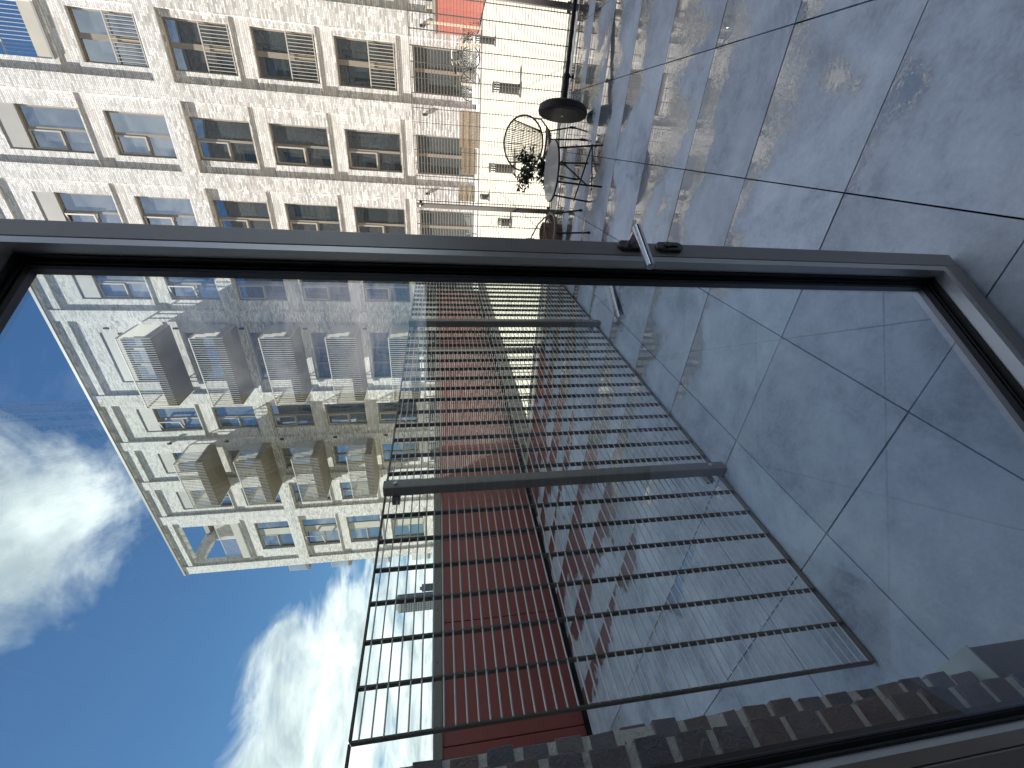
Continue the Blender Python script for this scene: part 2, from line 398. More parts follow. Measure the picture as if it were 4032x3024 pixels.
# ------------------------------------------------------------------ the setting
g = MB(); g.quad((-3000, -3000, -9), (3000, -3000, -9), (3000, 3000, -9), (-3000, 3000, -9)); g.solid = False
o = g.build('ground', MT['ground']); o['kind'] = 'structure'
DZ = -0.05
dk = MB(); dk.box(-40, 45, 6.02, 18.36, -.6, DZ)
deck = dk.build('courtyard_deck', MT['deck']); deck['kind'] = 'structure'
sm = MB()
for k in range(-13, 16):
    x = -.2 + k*1.02; sm.box(x-.012, x+.012, 6.1, 18.3, DZ-.01, DZ+.004)
sm.build('welded_seam', MT['seam'], deck)['kind'] = 'stuff'
for yy in (9.4, 13.1, 16.6):
    MB().box(-5.6, 3.4, yy-.012, yy+.012, DZ-.01, DZ+.006).build('cross_seam', MT['seam'], deck)
kb = MB(); kb.box(-40, 45, 5.78, 6.02, -.6, -.035); k_ = kb.build('deck_kerb', MT['kerb']); k_['kind'] = 'structure'
gt = MB(); gt.box(-40, 45, 18.36, 18.46, -.6, DZ+.02); gu = gt.build('deck_gutter', MT['joint']); gu['kind'] = 'structure'
gp = MB(); gp.box(-40, 45, 18.46, 20.6, -.6, DZ-.01); gd = gp.build('garden_paving', MT['kerb']); gd['kind'] = 'structure'

# terrace tiles, one object per tile
tx = [-0.0915 + TS*k for k in range(-9, 6)]
ty = [TY0 + TS*k for k in range(-1, 10)]
tb = MB(); tb.box(-5.6, 3.6, -.35, 5.775, -.30, -.028)
terr = tb.build('terrace', MT['substrate']); terr['kind'] = 'structure'
gap = .0028
tm = MB(); tm.box(gap, TS-gap, gap, TS-gap, -.02, 0)
tile0 = None
for ix, x in enumerate(tx):
    for iy, y in enumerate(ty):
        if y + TS > 5.78: continue
        if x > 3.0 or x < -5.6: continue
        if tile0 is None:
            tile0 = tm.build('tile', MT['tile'], terr); t = tile0
        else: t = inst(tile0, terr)
        t.location = (x, y, random.uniform(-.0006, .0006))
        t.rotation_euler = (random.gauss(0, .0011), random.gauss(0, .0011), random.gauss(0, .0004))

# ------------------------------------------------------------------ relief facades
def relief(rects, X0, X1, Z0, Z1, Y, sgn, zcuts=()):
    """front of a wall cut from rectangles (x0,x1,z0,z1,depth,mat); depth None is a hole. sgn=+1: wall goes to +Y"""
    xs = sorted({X0, X1, *[r[0] for r in rects], *[r[1] for r in rects]}); zs = sorted({Z0, Z1, *zcuts, *[r[2] for r in rects], *[r[3] for r in rects]})
    xs = [x for x in xs if X0 <= x <= X1]; zs = [z for z in zs if Z0 <= z <= Z1]
    nx, nz = len(xs)-1, len(zs)-1
    D = [[(0.0, 0)]*nz for _ in range(nx)]
    for (a, b, c, d, dp, m) in rects:
        for i in range(nx):
            if xs[i] < a-1e-6 or xs[i+1] > b+1e-6: continue
            for j in range(nz):
                if zs[j] >= c-1e-6 and zs[j+1] <= d+1e-6: D[i][j] = (dp, m)
    HB = .42
    mb = MB(); mb.solid = False
    dep = lambda i, j: (HB if D[i][j][0] is None else D[i][j][0])
    for i in range(nx):
        for j in range(nz):
            d, m = D[i][j]
            if d is not None:
                y = Y + sgn*d
                q = [(xs[i], y, zs[j]), (xs[i+1], y, zs[j]), (xs[i+1], y, zs[j+1]), (xs[i], y, zs[j+1])]
                if sgn < 0: q = q[::-1]
                mb.quad(*q, m)
            for (i2, j2) in ((i+1, j), (i, j+1)):
                if i2 >= nx or j2 >= nz: continue
                a, b = dep(i, j), dep(i2, j2)
                if abs(a-b) < 1e-6: continue
                mm = min(D[i][j], D[i2][j2], key=lambda t: (HB if t[0] is None else t[0]))[1]
                ya, yb = Y+sgn*min(a, b), Y+sgn*max(a, b)
                if i2 > i: q = [(xs[i+1], ya, zs[j]), (xs[i+1], yb, zs[j]), (xs[i+1], yb, zs[j+1]), (xs[i+1], ya, zs[j+1])]
                else: q = [(xs[i], ya, zs[j+1]), (xs[i+1], ya, zs[j+1]), (xs[i+1], yb, zs[j+1]), (xs[i], yb, zs[j+1])]
                mb.quad(*q, mm)
    return mb

YF = 20.4
FLOORS = [(-.05, 2.43), (3.07, 5.27), (5.95, 8.13), (8.83, 10.97), (11.78, 13.82), (14.62, 16.65)]
RC = .12
COLS = {  # name: (win x0, win x1, recess x0, recess x1, kind)
 'r0': (4.15, 5.65, 3.78, 6.1, 'T'), 'r1': (1.33, 2.85, .95, 3.06, 'J'), 'r2': (-1.57, -.10, -2.02, .39, 'T'), 'r3': (-4.50, -3.03, -4.95, -2.58, 'T'),
 'l1': (-7.44, -5.95, -7.94, -5.53, 'T'), 'b1': (-11.80, -9.08, -12.50, -8.47, 'B'), 'l2': (-14.93, -13.43, -15.50, -13.12, 'T'),
 'b2': (-17.93, -16.43, -18.42, -16.06, 'B'), 'l3': (-20.88, -19.38, -21.30, -19.03, 'T'), 'l4': (-25.10, -22.50, -26.12, -21.98, 'W')}
rects = []; wins = []
for n, (a, b, c, d, k) in COLS.items():
    rects.append((c, d, -.3, 11.03, RC, 0)); rects.append((c, d, 11.69, 18.94, RC, 0))
    for z0, z1 in ((2.47, 3.02), (5.32, 5.90), (8.18, 8.78), (13.98, 14.58)):
        rects.append((c, d, z0, z1, RC+.05, 1))
    if k != 'W' or True: rects.append((c, d, 18.36, 18.62, .03, 0))
    for f, (z0, z1) in enumerate(FLOORS):
        if f == 5 and n in ('l4', 'r1', 'r0'):
            rects.append((c+.2 if n == 'l4' else a, d-.45 if n == 'l4' else b, 14.72, 18.2, None, 0)); continue
        rects.append((a, b, z0, z1, None, 0)); wins.append((n, f, a, b, z0, z1, k))
        if f == 5: rects.append((a, b, 16.65, 17.38, RC+.03, 2))
XL, XR = -26.84, 9.0
apt = thing('apartment_building', 'six storey pale brick apartment block across the courtyard with stacked balconies', 'apartment building', (XL, YF, 0))
fw = relief(rects, XL, XR, -.3, 18.98, YF, 1).build('facade_wall', [MT['facade'], MT['spandrel'], MT['greypanel']], apt)
cp_ = MB(); cp_.box(XL-.05, XR, YF-.06, YF+.5, 18.98, 19.10); cp_.build('roof_coping', MT['coping'], apt)
sw = MB(); sw.box(XL, XL+.35, YF+.43, YF+3.2, -.3, 14.7); sw.box(XL, XL+.35, YF+3.2, YF+14, -.3, 18.98)
sw.box(XL, XL+.35, YF+.43, YF+3.2, 18.25, 18.98); sw.box(XL, XL+.35, YF+.43, YF+.9, 14.7, 18.25); sw.box(XL, XL+.35, YF+2.7, YF+3.2, 14.7, 18.25)
sw.build('end_wall', MT['facade'], apt)
rf = MB(); rf.box(XL+.35, -21.6, YF+3.0, YF+14, 18.6, 18.9); rf.box(-21.6, .6, YF+.43, YF+14, 18.6, 18.9); rf.box(.6, XR, YF+3.2, YF+14, 14.3, 14.6)
rf.box(XL+.35, -21.6, YF+.43, YF+3.0, 14.4, 14.70); rf.box(.6, XR, YF+.43, YF+3.2, 14.4, 14.70)
rf.build('roof', MT['coping'], apt)
lw = MB(); lw.box(-21.9, -21.6, YF+.43, YF+3.0, 14.7, 18.95); lw.box(XL+.35, -21.9, YF+3.0, YF+3.3, 14.7, 18.2)
lw.build('loggia_wall', MT['facade'], apt)
bk = MB(); bk.box(XL+.35, .5, YF+1.0, YF+1.1, -.3, 14.3); bk.box(-21.6, .5, YF+1.0, YF+1.1, 14.3, 18.5); bk.box(.5, XR, YF+1.0, YF+1.1, -.3, 14.3); bk.build('room_backing', MT['plaster'], apt)

# window kinds: one set of meshes for each size, shared
FY = YF + RC + .13                     # outer face of the frames
_cache = {}
def cached(key, fn):
    if key not in _cache: _cache[key] = fn()
    return _cache[key]
def addmesh(name, me, parent, loc, rot=(0, 0, 0)):
    o = bpy.data.objects.new(name, me); C.objects.link(o); o.parent = parent; o.location = loc; o.rotation_euler = rot; return o
def wframe(w, h, k):
    mb = MB(); t = .055; dp = .07
    mb.box(0, w, 0, dp, 0, t); mb.box(0, w, 0, dp, h-t, h); mb.box(0, t, 0, dp, t, h-t); mb.box(w-t, w, 0, dp, t, h-t)
    mb.box(-.004, w+.004, -.09, .0, -.03, .0)                                    # sill nose
    if k in ('T', 'W'):
        xm = w*.5; mb.box(xm-.045, xm+.045, -.004, dp-.004, t, h-t)
        mb.box(t, xm-.045, 0.002, dp-.006, h*.44-.035, h*.44+.035)
    if k == 'J':
        xm = w*.5; mb.box(xm-.085, xm+.085, -.006, dp-.004, t, h-t)
    if k == 'B':
        nd = 3 if w > 2 else 2
        for q in range(1, nd): x = w*q/nd; mb.box(x-.06, x+.06, -.004, dp-.004, t, h-t)
    return mb.mesh('window', MT['bronze'])
def sashm(w, h):
    mb = MB(); t = .055
    mb.box(0, w, -.02, .03, 0, t); mb.box(0, w, -.02, .03, h-t, h); mb.box(0, t, -.02, .03, t, h-t); mb.box(w-t, w, -.02, .03, t, h-t)
    return mb.mesh('sash', MT['sashm'])
def panem(w, h, m):
    mb = MB(); mb.box(0, w, 0, .012, 0, h); return mb.mesh('pane', m)
def juliet(w):
    mb = MB(); mb.box(0, w, -.03, .0, .98, 1.02); mb.box(0, w, -.03, 0, .05, .08)
    n = int(w/.105)
    for q in range(n+1):
        x = .01+(w-.02)*q/n; mb.box(x-.009, x+.009, -.025, -.005, .08, .98)
    return mb.mesh('railing', MT['railing'])
OPEN = {('l1', 4): 14, ('l2', 5): 16, ('r2', 2): 5, ('l4', 3): 15, ('r3', 5): 6, ('r3', 4): 5}
for (n, f, a, b, z0, z1, k) in wins:
    w, h = b-a, z1-z0
    kk = 'B' if f == 0 and k in 'TJ' else k
    key = (round(w, 2), round(h, 2), kk)
    wo = addmesh('window', cached(('f',)+key, lambda: wframe(w, h, kk)), apt, (a-XL, FY-YF, z0))
    pm = MT['pane2'] if f == 0 else MT['pane']
    t = .055; py = .035
    def pane(x0, x1, c0, c1, par=wo, y=py):
        return addmesh('pane', cached(('p', round(x1-x0, 2), round(c1-c0, 2), pm.name), lambda: panem(x1-x0, c1-c0, pm)), par, (x0, y, c0))
    if kk in ('T', 'W'):
        xm = w*.5; zt = h*.44
        pane(xm+.045, w-t, t, h-t); pane(t, xm-.045, t, zt-.035)
        sw_, sh_ = xm-.045-t, h-t-zt-.035
        ang = OPEN.get((n, f), 0)
        s = addmesh('sash', cached(('s', round(sw_, 2), round(sh_, 2)), lambda: sashm(sw_, sh_)), wo, (t, -.005, zt+.035), (0, 0, R(-ang)))
        pane(t, xm-.045, zt+.035, h-t)
        if kk == 'W':
            MB().box(xm-.045, xm+.55, -.012, .03, t, h-t).build('panel', MT['beige'], None).parent = wo
    elif kk == 'J':
        xm = w*.5; pane(t, xm-.085, t, h-t); pane(xm+.085, w-t, t, h-t)
        addmesh('railing', cached(('j', round(w, 2)), lambda: juliet(w)), wo, (0, -.06, 0))
    else:
        nd = 3 if w > 2 else 2
        for q in range(nd): pane(w*q/nd+(.06 if q else t), w*(q+1)/nd-(.06 if q < nd-1 else t), t, h-t)
        if n == 'b2' and f == 1: addmesh('railing', cached(('j', round(w, 2)), lambda: juliet(w)), wo, (0, -.06, 0))

# roof terrace openings: metal panel and a railing with the sky behind
for (a, b) in ((-25.92, -22.43), (1.33, 2.85), (4.15, 5.65)):
    MB().box(a, b, YF+RC+.02, YF+RC+.08, 14.72, 15.22).build('upstand_panel', MT['beige'], apt)
    MB().box(a, b, YF+RC-.05, YF+RC+.02, 14.69, 14.76).build('opening_sill', MT['coping'], apt)
    rl = MB(); rl.box(a, b, YF+.30, YF+.33, 16.25, 16.29); nb = int((b-a)/.115)
    for q in range(nb+1):
        x = a+.01+(b-a-.02)*q/nb; rl.box(x-.008, x+.008, YF+.305, YF+.325, 15.22, 16.25)
    rl.build('roof_railing', MT['railing'], apt)

# balconies
def balcony(x0, x1, zb):
    y0 = YF-1.58
    s = MB(); s.box(x0+.05, x1-.05, y0+.07, YF-.003, zb+.03, zb+.42)
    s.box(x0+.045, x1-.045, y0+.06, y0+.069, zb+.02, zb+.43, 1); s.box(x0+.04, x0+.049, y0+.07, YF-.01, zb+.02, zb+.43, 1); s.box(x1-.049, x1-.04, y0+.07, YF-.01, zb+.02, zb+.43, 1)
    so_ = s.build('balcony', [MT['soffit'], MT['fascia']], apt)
    r = MB(); zt = zb+1.36
    def run(p, q):
        L = math.hypot(q[0]-p[0], q[1]-p[1]); k = int(L/.108); hx_, hy_ = (.0075, .021) if abs(q[0]-p[0]) > abs(q[1]-p[1]) else (.021, .0075)
        for i in range(k+1):
            u = i/k; x = p[0]+(q[0]-p[0])*u; y = p[1]+(q[1]-p[1])*u
            r.box(x-hx_, x+hx_, y-hy_, y+hy_, zb, zt-.02)
    run((x0, y0), (x1, y0)); run((x0, y0+.1), (x0, YF-.05)); run((x1, y0+.1), (x1, YF-.05))
    r.box(x0-.025, x1+.025, y0-.025, y0+.025, zt-.02, zt+.02); r.box(x0-.025, x0+.025, y0+.025, YF-.02, zt-.02, zt+.02); r.box(x1-.025, x1+.025, y0+.025, YF-.02, zt-.02, zt+.02)
    ro = r.build('railing', MT['railing'], None); ro.parent = so_; ro.location = so_.location
    ro.data.transform(Matrix.Translation(-Vector(apt['origin'])))
    ro['kind'] = 'stuff'
    return so_
for i in range(5): balcony(-12.27, -8.62, 14.2-2.87*i)
for i in range(4): balcony(-19.08, -15.86, 14.2-2.87*i)
# end balconies seen edge on past the corner
for i in range(4):
    zb = 2.75+2.87*i
    s = MB(); s.box(XL-1.05, XL-.003, 20.75, 24.2, zb, zb+.2); so_ = s.build('end_balcony', MT['soffit'], apt)
    r = MB()
    for q in range(11): x = XL-1.03+.1*q; r.box(x-.012, x+.012, 20.73, 20.75, zb, zb+1.3)
    r.box(XL-1.06, XL, 20.72, 20.76, zb+1.3, zb+1.34)
    ro = r.build('railing', MT['railing'], None); ro.parent = so_; ro.data.transform(Matrix.Translation(-Vector(apt['origin']))); ro['kind'] = 'stuff'
# lamps on the wall
lampm = MB(); lampm.lathe([(.035, 0), (.05, .01), (.05, .2), (.04, .21)], (0, -.075, 0), 12); lampm.box(-.03, .03, -.06, 0, .06, .15)
lm = lampm.mesh('wall_lamp', MT['black'])
for (x, z) in [(.62, 1.92), (-2.32, 1.92), (3.4, 1.92), (-5.25, 1.92)] + [(-8.78, 16.75-2.87*i) for i in range(6)] + [(-15.62, 16.3-2.87*i) for i in range(5)]:
    addmesh('wall_lamp', lm, apt, (x-XL, -.002, z))
MB().box(-2.36, -2.28, YF-.06, YF-.002, -.05, .01).build('drain_outlet', MT['black'], apt)

# ------------------------------------------------------------------ far tower
def tower(az0, az1, el, dist, name, lab, mt, depth, cols, rows):
    a0, a1 = R(az0), R(az1); c = Vector((math.sin((a0+a1)/2), math.cos((a0+a1)/2), 0))*dist
    wd = abs(a1-a0)*dist; top = CAM_H+dist*math.tan(R(el))
    t = thing(name, lab, 'tower block', (c.x, c.y, -9)); t.rotation_euler = (0, 0, -(a0+a1)/2)
    t['origin'] = (0, 0, 0)
    MB().box(-wd/2, wd/2, 0, depth, 0, top+9).build('block', mt, t)
    ww = MB(); cw = wd/cols; rh = (top+9-6)/rows
    for i in range(cols):
        for j in range(rows):
            x = -wd/2+cw*(i+.18); z = 4+rh*j; ww.box(x, x+cw*.64, -.25, -.02, z, z+rh*.55)
    w_ = ww.build('window_grid', MT['towerw'], t); w_['kind'] = 'stuff'
    MB().box(-wd*.3, wd*.2, depth*.3, depth*.6, top+9, top+12).build('plant_room', mt, t)
    return t
tower(-59.08, -57.80, 5.75, 600, 'tower_block', 'pale gridded tower block far away beside the grey slab block', MT['towerl'], 16, 6, 22)
tower(-57.75, -57.10, 5.9, 610, 'tower_block', 'narrow grey slab tower block far away in front of white cloud', MT['towerd'], 30, 3, 20)
tower(-57.05, -56.2, 3.05, 640, 'tower_block', 'low grey block stepping down beside the far towers', MT['towerd'], 20, 3, 9)

# ------------------------------------------------------------------ red walls
def red_wall(x, y0, y1, z0, zt, joints, lab, mat_):
    w = thing('boundary_wall', lab, 'wall', (x, y0, 0))
    js = [y0]+joints+[y1]
    for a, b in zip(js[:-1], js[1:]):
        MB().box(x-.045, x, a+.006, b-.006, z0, zt).build('panel', mat_, w)
    MB().box(x-.12, x-.048, y0, y1, z0-.1, zt-.002).build('backing', MT['joint'], w)
    MB().box(x-.15, x+.045, y0, y1, zt+.002, zt+.10).build('cap', MT['cap'], w)
    MB().box(x-.14, x-.005, y0, y1, -.28, z0-.012).build('base_rail', MT['joint'], w)
    bo = MB()
    for j in joints:
        for z in (.25, .62, 1.0, 1.38): bo.lathe([(.008, 0), (.008, .004), (.003, .006)], (x-.046, j, z), 8, (1, 0, 0))
    b_ = bo.build('bolt_heads', MT['bolt'], w); b_['kind'] = 'stuff'
    bc = MB()
    y = y0+.2
    while y < y1: bc.lathe([(.009, 0), (.009, .003)], (x+.046, y, zt+.055), 8, (1, 0, 0)); y += .66
    b_ = bc.build('cap_screws', MT['joint'], w); b_['kind'] = 'stuff'
    return w
red_wall(-5.65, .5, 17.2, .03, 1.62, [1.85+1.33*k for k in range(12)][:11], 'long dark red panel wall beyond the neighbour\'s terrace with grey metal cap', MT['red'])
red_wall(3.45, .5, 5.70, .03, 1.60, [.5+1.3*k for k in range(1, 4)], 'dark red panel wall closing the right side of the terrace, seen only as a reflection', MT['red'])
rw = red_wall(0, 8.4, 15.0, .0, 1.52, [8.4+1.33*k for k in range(1, 5)], 'sunlit orange red panel wall at the right end of the courtyard', MT['redlit'])
rw.location = (5.12-1.073, 5.9+8.33, 0); rw.rotation_euler = (0, 0, math.atan2(1.86, 14.45))
for ch in rw.children: ch.data.transform(Matrix.Scale(-1, 4, (1, 0, 0))); ch.data.flip_normals()

# ------------------------------------------------------------------ own building (the camera stands in its doorway)
own = thing('brick_building', 'dark brick building whose wall edges the open door at lower left', 'building', (-.83, .318, 0))
YO = .318
orect = [(-1.036, 1.9, 0, 2.75, .085, 0), (-.832, 1.6, -.1, 2.56, None, 0)]
for f in range(6):
    zb = .2+2.95*f
    for i in range(-8, 9):
        xc = i*3.4+ .4
        if f == 0 and abs(xc) < 3.5: continue
        orect.append((xc-1.1, xc+1.1, zb-.1 if f else .05, zb+2.35, .10, 0)); orect.append((xc-.8, xc+.8, zb if f else .1, zb+2.1, None, 0))
relief(orect, -29, 30, -.1, 19.35, YO, -1).build('facade_wall', MT['own'], own)
gl = MB()
for f in range(6):
    zb = .2+2.95*f
    for i in range(-8, 9):
        xc = i*3.4+.4
        if f == 0 and abs(xc) < 3.5: continue
        gl.box(xc-.8, xc+.8, YO-.32, YO-.28, zb if f else .1, zb+2.1)
gl.build('upper_glazing', MT['pane2'], own)['kind'] = 'stuff'
bl = MB(); bl.box(-29, 30, -14, YO-.42, 2.72, 19.3); bl.box(-29, -3.2, -14, YO-.42, -.1, 2.72); bl.box(3.2, 30, -14, YO-.42, -.1, 2.72); bl.box(-3.2, 3.2, -14, -4.6, -.1, 2.72)
bl.box(-3.19, -.836, -.14, -.10, -.1, 2.70); bl.box(1.62, 3.19, -.14, -.10, -.1, 2.70)
bl.build('core', MT['plaster'], own)
MB().box(-29, 30, -14, YO+.05, 19.37, 19.50).build('roof_coping', MT['coping'], own)
MB().box(-3.2, 3.2, -4.6, -.02, -.06, 0.0).build('room_floor', MT['floorin'], own)
# jamb of the frame and the stepped brick reveals seen through the glass
MB().box(-.831, -.822, -.10, .12, 0, 2.55).build('frame_jamb', MT['dframe'], own)
pier = MB().box(-1.036, -.8150, .125, .2330, .0, 2.60).build('brick_reveal', MT['mortar'], own)
pier2 = MB().box(-1.30, -1.0338, .10, .3190, .29, 2.60).build('brick_return', MT['mortar'], own)
def brick(par, x0, x1, y0, y1, z0, z1):
    mb = MB(); mb.box(x0, x1, y0, y1, z0, z1, 0, .0022)
    o = mb.build('brick', random.choice(NB), None, bevel=.0016); o.parent = par
    o.data.transform(Matrix.Translation(-Vector(own['origin'])))
    return o
z = .006
while z < 2.55:
    dx = random.uniform(-.003, .003); dy = random.uniform(-.0035, .0035)
    brick(pier, -1.0, -.811+dx, .118, .236+dy, z+random.uniform(-.001, .001), z+.055+random.uniform(-.002, .002)); z += .07
z = .294
while z < 2.55:
    dx = random.uniform(-.003, .003); dy = random.uniform(-.004, .004)
    brick(pier2, -1.28, -1.030+dx, .16, .322+dy, z, z+.055+random.uniform(-.002, .002)); z += .07
MB().box(-1.34, -.991, .2365, .352, .0, .284).build('sill_box', MT['sill'], own, bevel=.002)
MB().box(-1.36, -.988, .2365, .356, .2845, .2895).build('sill_flashing', MT['flash'], own)

# ------------------------------------------------------------------ the open glazed door
TH = math.atan2(.870, .492)
W = 1.110
hx, hy = -.757, .087
door = thing('glazed_door', 'glazed bronze framed balcony door standing wide open onto the wet terrace', 'door', (0, 0, 0))
door.location = (hx, hy, 0); door.rotation_euler = (0, 0, TH)
Z0, Z1 = .02, 2.468
g1, g2 = .047, .066
fr = MB()
fr.box(W-g1, W, 0, .075, Z0, Z1); fr.box(0, g1, 0, .075, Z0, Z1); fr.box(g1, W-g1, 0, .075, Z0, Z0+g1); fr.box(g1, W-g1, 0, .075, Z1-g1, Z1)
fr.build('door_frame', MT['dframe'], door, bevel=.0015)
bd = MB(); e = .0022
bd.box(W-g2, W-g1-e, .0006, .03, Z0+g1+e, Z1-g1-e); bd.box(g1+e, g2, .0006, .03, Z0+g1+e, Z1-g1-e)
bd.box(g2, W-g2, .0006, .03, Z0+g1+e, Z0+g2); bd.box(g2, W-g2, .0006, .03, Z1-g2, Z1-g1-e)
bd.build('glazing_bead', MT['dbead'], door)
gk = MB()
for (dd, ya, yb) in ((.004, .0302, .036), (.002, .036, .045), (.009, .045, .049), (.013, .0512, .078)):
    q = g2+dd
    gk.box(W-q, W-g1-.001, ya, yb, Z0+g1, Z1-g1); gk.box(g1+.001, q, ya, yb, Z0+g1, Z1-g1)
    gk.box(q, W-q, ya, yb, Z0+g1+.001, Z0+q); gk.box(q, W-q, ya, yb, Z1-q, Z1-g1-.001)
gk.build('gasket', MT['rubber'], door)
p = MB(); p.solid = False; p.quad((g2, .05, Z0+g2), (W-g2, .05, Z0+g2), (W-g2, .05, Z1-g2), (g2, .05, Z1-g2))
p.build('glass', MT['glass'], door)
hxr = W-.018
def oval(mb, x, z, y0, y1, hw=.0155, hh=.036):
    n = 28; ring = []
    for yy, k in ((y0, 1.0), (y0+(y1-y0)*.75, 1.0), (y1, .86)):
        i = len(mb.v); ring.append(i)
        for q in range(n):
            a = 2*math.pi*q/n; cx = math.cos(a); cz = math.sin(a)
            mb.v.append((x+hw*cx*k, yy, z+((hh-hw) if cz > 0 else -(hh-hw))+hw*cz*k))
    for a, b in zip(ring[:-1], ring[1:]):
        for q in range(n): mb.f.append((a+q, a+(q+1) % n, b+(q+1) % n, b+q)); mb.m.append(0)
    mb.f.append(tuple(ring[-1]+q for q in range(n))); mb.m.append(0)
for (sg, yb) in ((-1, 0.0), (1, .075)):
    hm = MB(); oval(hm, hxr, 1.052, yb, yb+sg*.011)
    hd = hm.build('handle', MT['rose'], door, smooth=False)
    lv = MB(); y1 = yb+sg*.056
    lv.tube([(hxr, yb+sg*.010, 1.055), (hxr, y1-sg*.010, 1.055)], .0098, 18)
    lv.tube([(hxr+.0085, y1, 1.055), (hxr-.125, y1, 1.055)], .0105, 20)
    l = lv.build('lever', MT['steel'], None); l.parent = hd
    for pol in l.data.polygons: pol.use_smooth = len(pol.vertices) == 4
    km = MB(); oval(km, hxr, .945, yb, yb+sg*.010, .0155, .038)
    kp = km.build('key_plate', MT['rose'], door)
    cy = MB(); cy.lathe([(.0085, 0), (.0085, .006), (.007, .007)], (hxr, yb+sg*.010, .953), 16, (0, sg, 0)); cy.box(hxr-.0035, hxr+.0035, min(yb+sg*.010, yb+sg*.014), max(yb+sg*.010, yb+sg*.014), .925, .948)
    c_ = cy.build('lock_cylinder', MT['rubber'] if sg > 0 else MT['rose'], None); c_.parent = kp
hg = MB()
for zz in (.25, 1.2, 2.2): hg.tube([(-.004, .066, zz-.045), (-.004, .066, zz+.045)], .008, 10)
hg.build('hinges', MT['dframe'], door)

# ------------------------------------------------------------------ fences
def fence(label, axis, fixed, s0, s1, zb, zt, step, posts, post_side, first=None):
    """grating fence: flat bars and round wires. axis 'y': runs along Y at X=fixed; axis 'x' along X at Y=fixed"""
    org = (fixed, s0, 0) if axis == 'y' else (s0, fixed, 0)
    f = thing('grating_fence', label, 'fence', org)
    def bx(mb, s_0, s_1, d0, d1, z0, z1):
        if axis == 'y': mb.box(fixed+d0, fixed+d1, s_0, s_1, z0, z1)
        else: mb.box(s_0, s_1, fixed+d0, fixed+d1, z0, z1)
        return mb
    b0 = None; s = s0; base = None
    while s <= s1+.001:
        if b0 is None:
            b0 = bx(MB(), s-.0032, s+.0032, -.0125, .0125, zb+.004, zt-.004).build('flat_bar', MT['fence'], f); base = s
        else:
            c = inst(b0, f); d = s-base; c.location = (0, d, 0) if axis == 'y' else (d, 0, 0)
        s += step
    edges = [s0]+[p for p in posts if s0 < p < s1]+[s1]
    for a, b in zip(edges[:-1], edges[1:]):
        for z in (zb, zt-.004): bx(MB(), a+.004, b-.004, -.0125, .0125, z, z+.006).build('edge_flat', MT['fence'], f)
        w0 = None; z = zb+.030
        while z < zt-.012:
            if w0 is None:
                mb = MB()
                pa, pb = ((fixed+.010, a, z), (fixed+.010, b, z)) if axis == 'y' else ((a, fixed-.010, z), (b, fixed-.010, z))
                w0 = mb.tube([pa, pb], (.0031) if axis == 'y' else .0036, 6).build('wire', MT['wire' if axis == 'y' else 'wire2'], f, smooth=True); zw = z
            else: c = inst(w0, f); c.location = (0, 0, z-zw)
            z += .0353
    if axis == 'y': bx(MB(), .325, s0-.004, -.0125, .0125, zt-.004, zt+.002).build('edge_flat', MT['fence'], f)
    for p_ in posts:
        po = MB(); hw = .028
        if axis == 'y': po.box(fixed+.018, fixed+.076, p_-hw, p_+hw, 0.0, zt+.004)
        else: po.box(p_-hw, p_+hw, fixed-.076, fixed-.018, .0, zt+.004)
        pp = po.build('post', MT['post'], f, bevel=.006)
        cl = MB()
        for zc in (.09, zt-.055):
            if axis == 'y': cl.box(fixed-.016, fixed+.017, p_-.05, p_+.05, zc-.018, zc+.018)
            else: cl.box(p_-.05, p_+.05, fixed-.017, fixed+.016, zc-.018, zc+.018)
        c = cl.build('clamp', MT['post'], None); c.parent = pp; c.data.transform(Matrix.Translation(-Vector(org)))
        bo = MB()
        for zc in (.09, zt-.055):
            if axis == 'y': bo.lathe([(.010, 0), (.010, .006), (.005, .009)], (fixed+.0765, p_, zc), 8, (1, 0, 0))
            else: bo.lathe([(.010, 0), (.010, .006), (.005, .009)], (p_, fixed-.0765, zc), 8, (0, -1, 0))
        c = bo.build('bolt', MT['bolt'], None); c.parent = pp; c.data.transform(Matrix.Translation(-Vector(org)))
    return f
fence('dark steel grating fence dividing the terrace from the neighbour, seen through the glass door', 'y', -1.549, .551, 5.78, .006, 1.828, .1412, [1.53, 3.615, 5.70], 1)
fence('grating fence along the courtyard edge behind the bistro table and chairs', 'x', 5.83, -5.55, 3.4, .045, 1.82, .1412, [-4.91, -2.85, -.80, 1.275, 3.33], 1)

# ------------------------------------------------------------------ deck vents
def vent_proto(h):
    v = thing('roof_vent', '', 'vent', (0, 0, 0))
    MB().lathe([(.13, 0), (.13, .012), (.10, .03), (.085, .05), (.085, h*.78), (.08, h*.78)], (0, 0, 0), 20).build('pipe', MT['blackplastic'], v, smooth=False)
    MB().lathe([(.07, h*.78), (.07, h*.97)], (0, 0, 0), 16).build('inner_tube', MT['black'], v)
    rb = MB()
    for q in range(14):
        a = 2*math.pi*q/14; rb.tube([(.09*math.cos(a), .09*math.sin(a), h*.78), (.085*math.cos(a), .085*math.sin(a), h*.97)], .008, 5)
    rb.build('cage_ribs', MT['whitem'], v)['kind'] = 'stuff'
    MB().lathe([(.095, h*.96), (.09, h*.99), (.05, h)], (0, 0, 0), 20).build('cap', MT['blackplastic'], v)
    return v
GV = 'black vent pipes on the cream deck'
vA = vent_proto(.55); vB = vent_proto(.30)
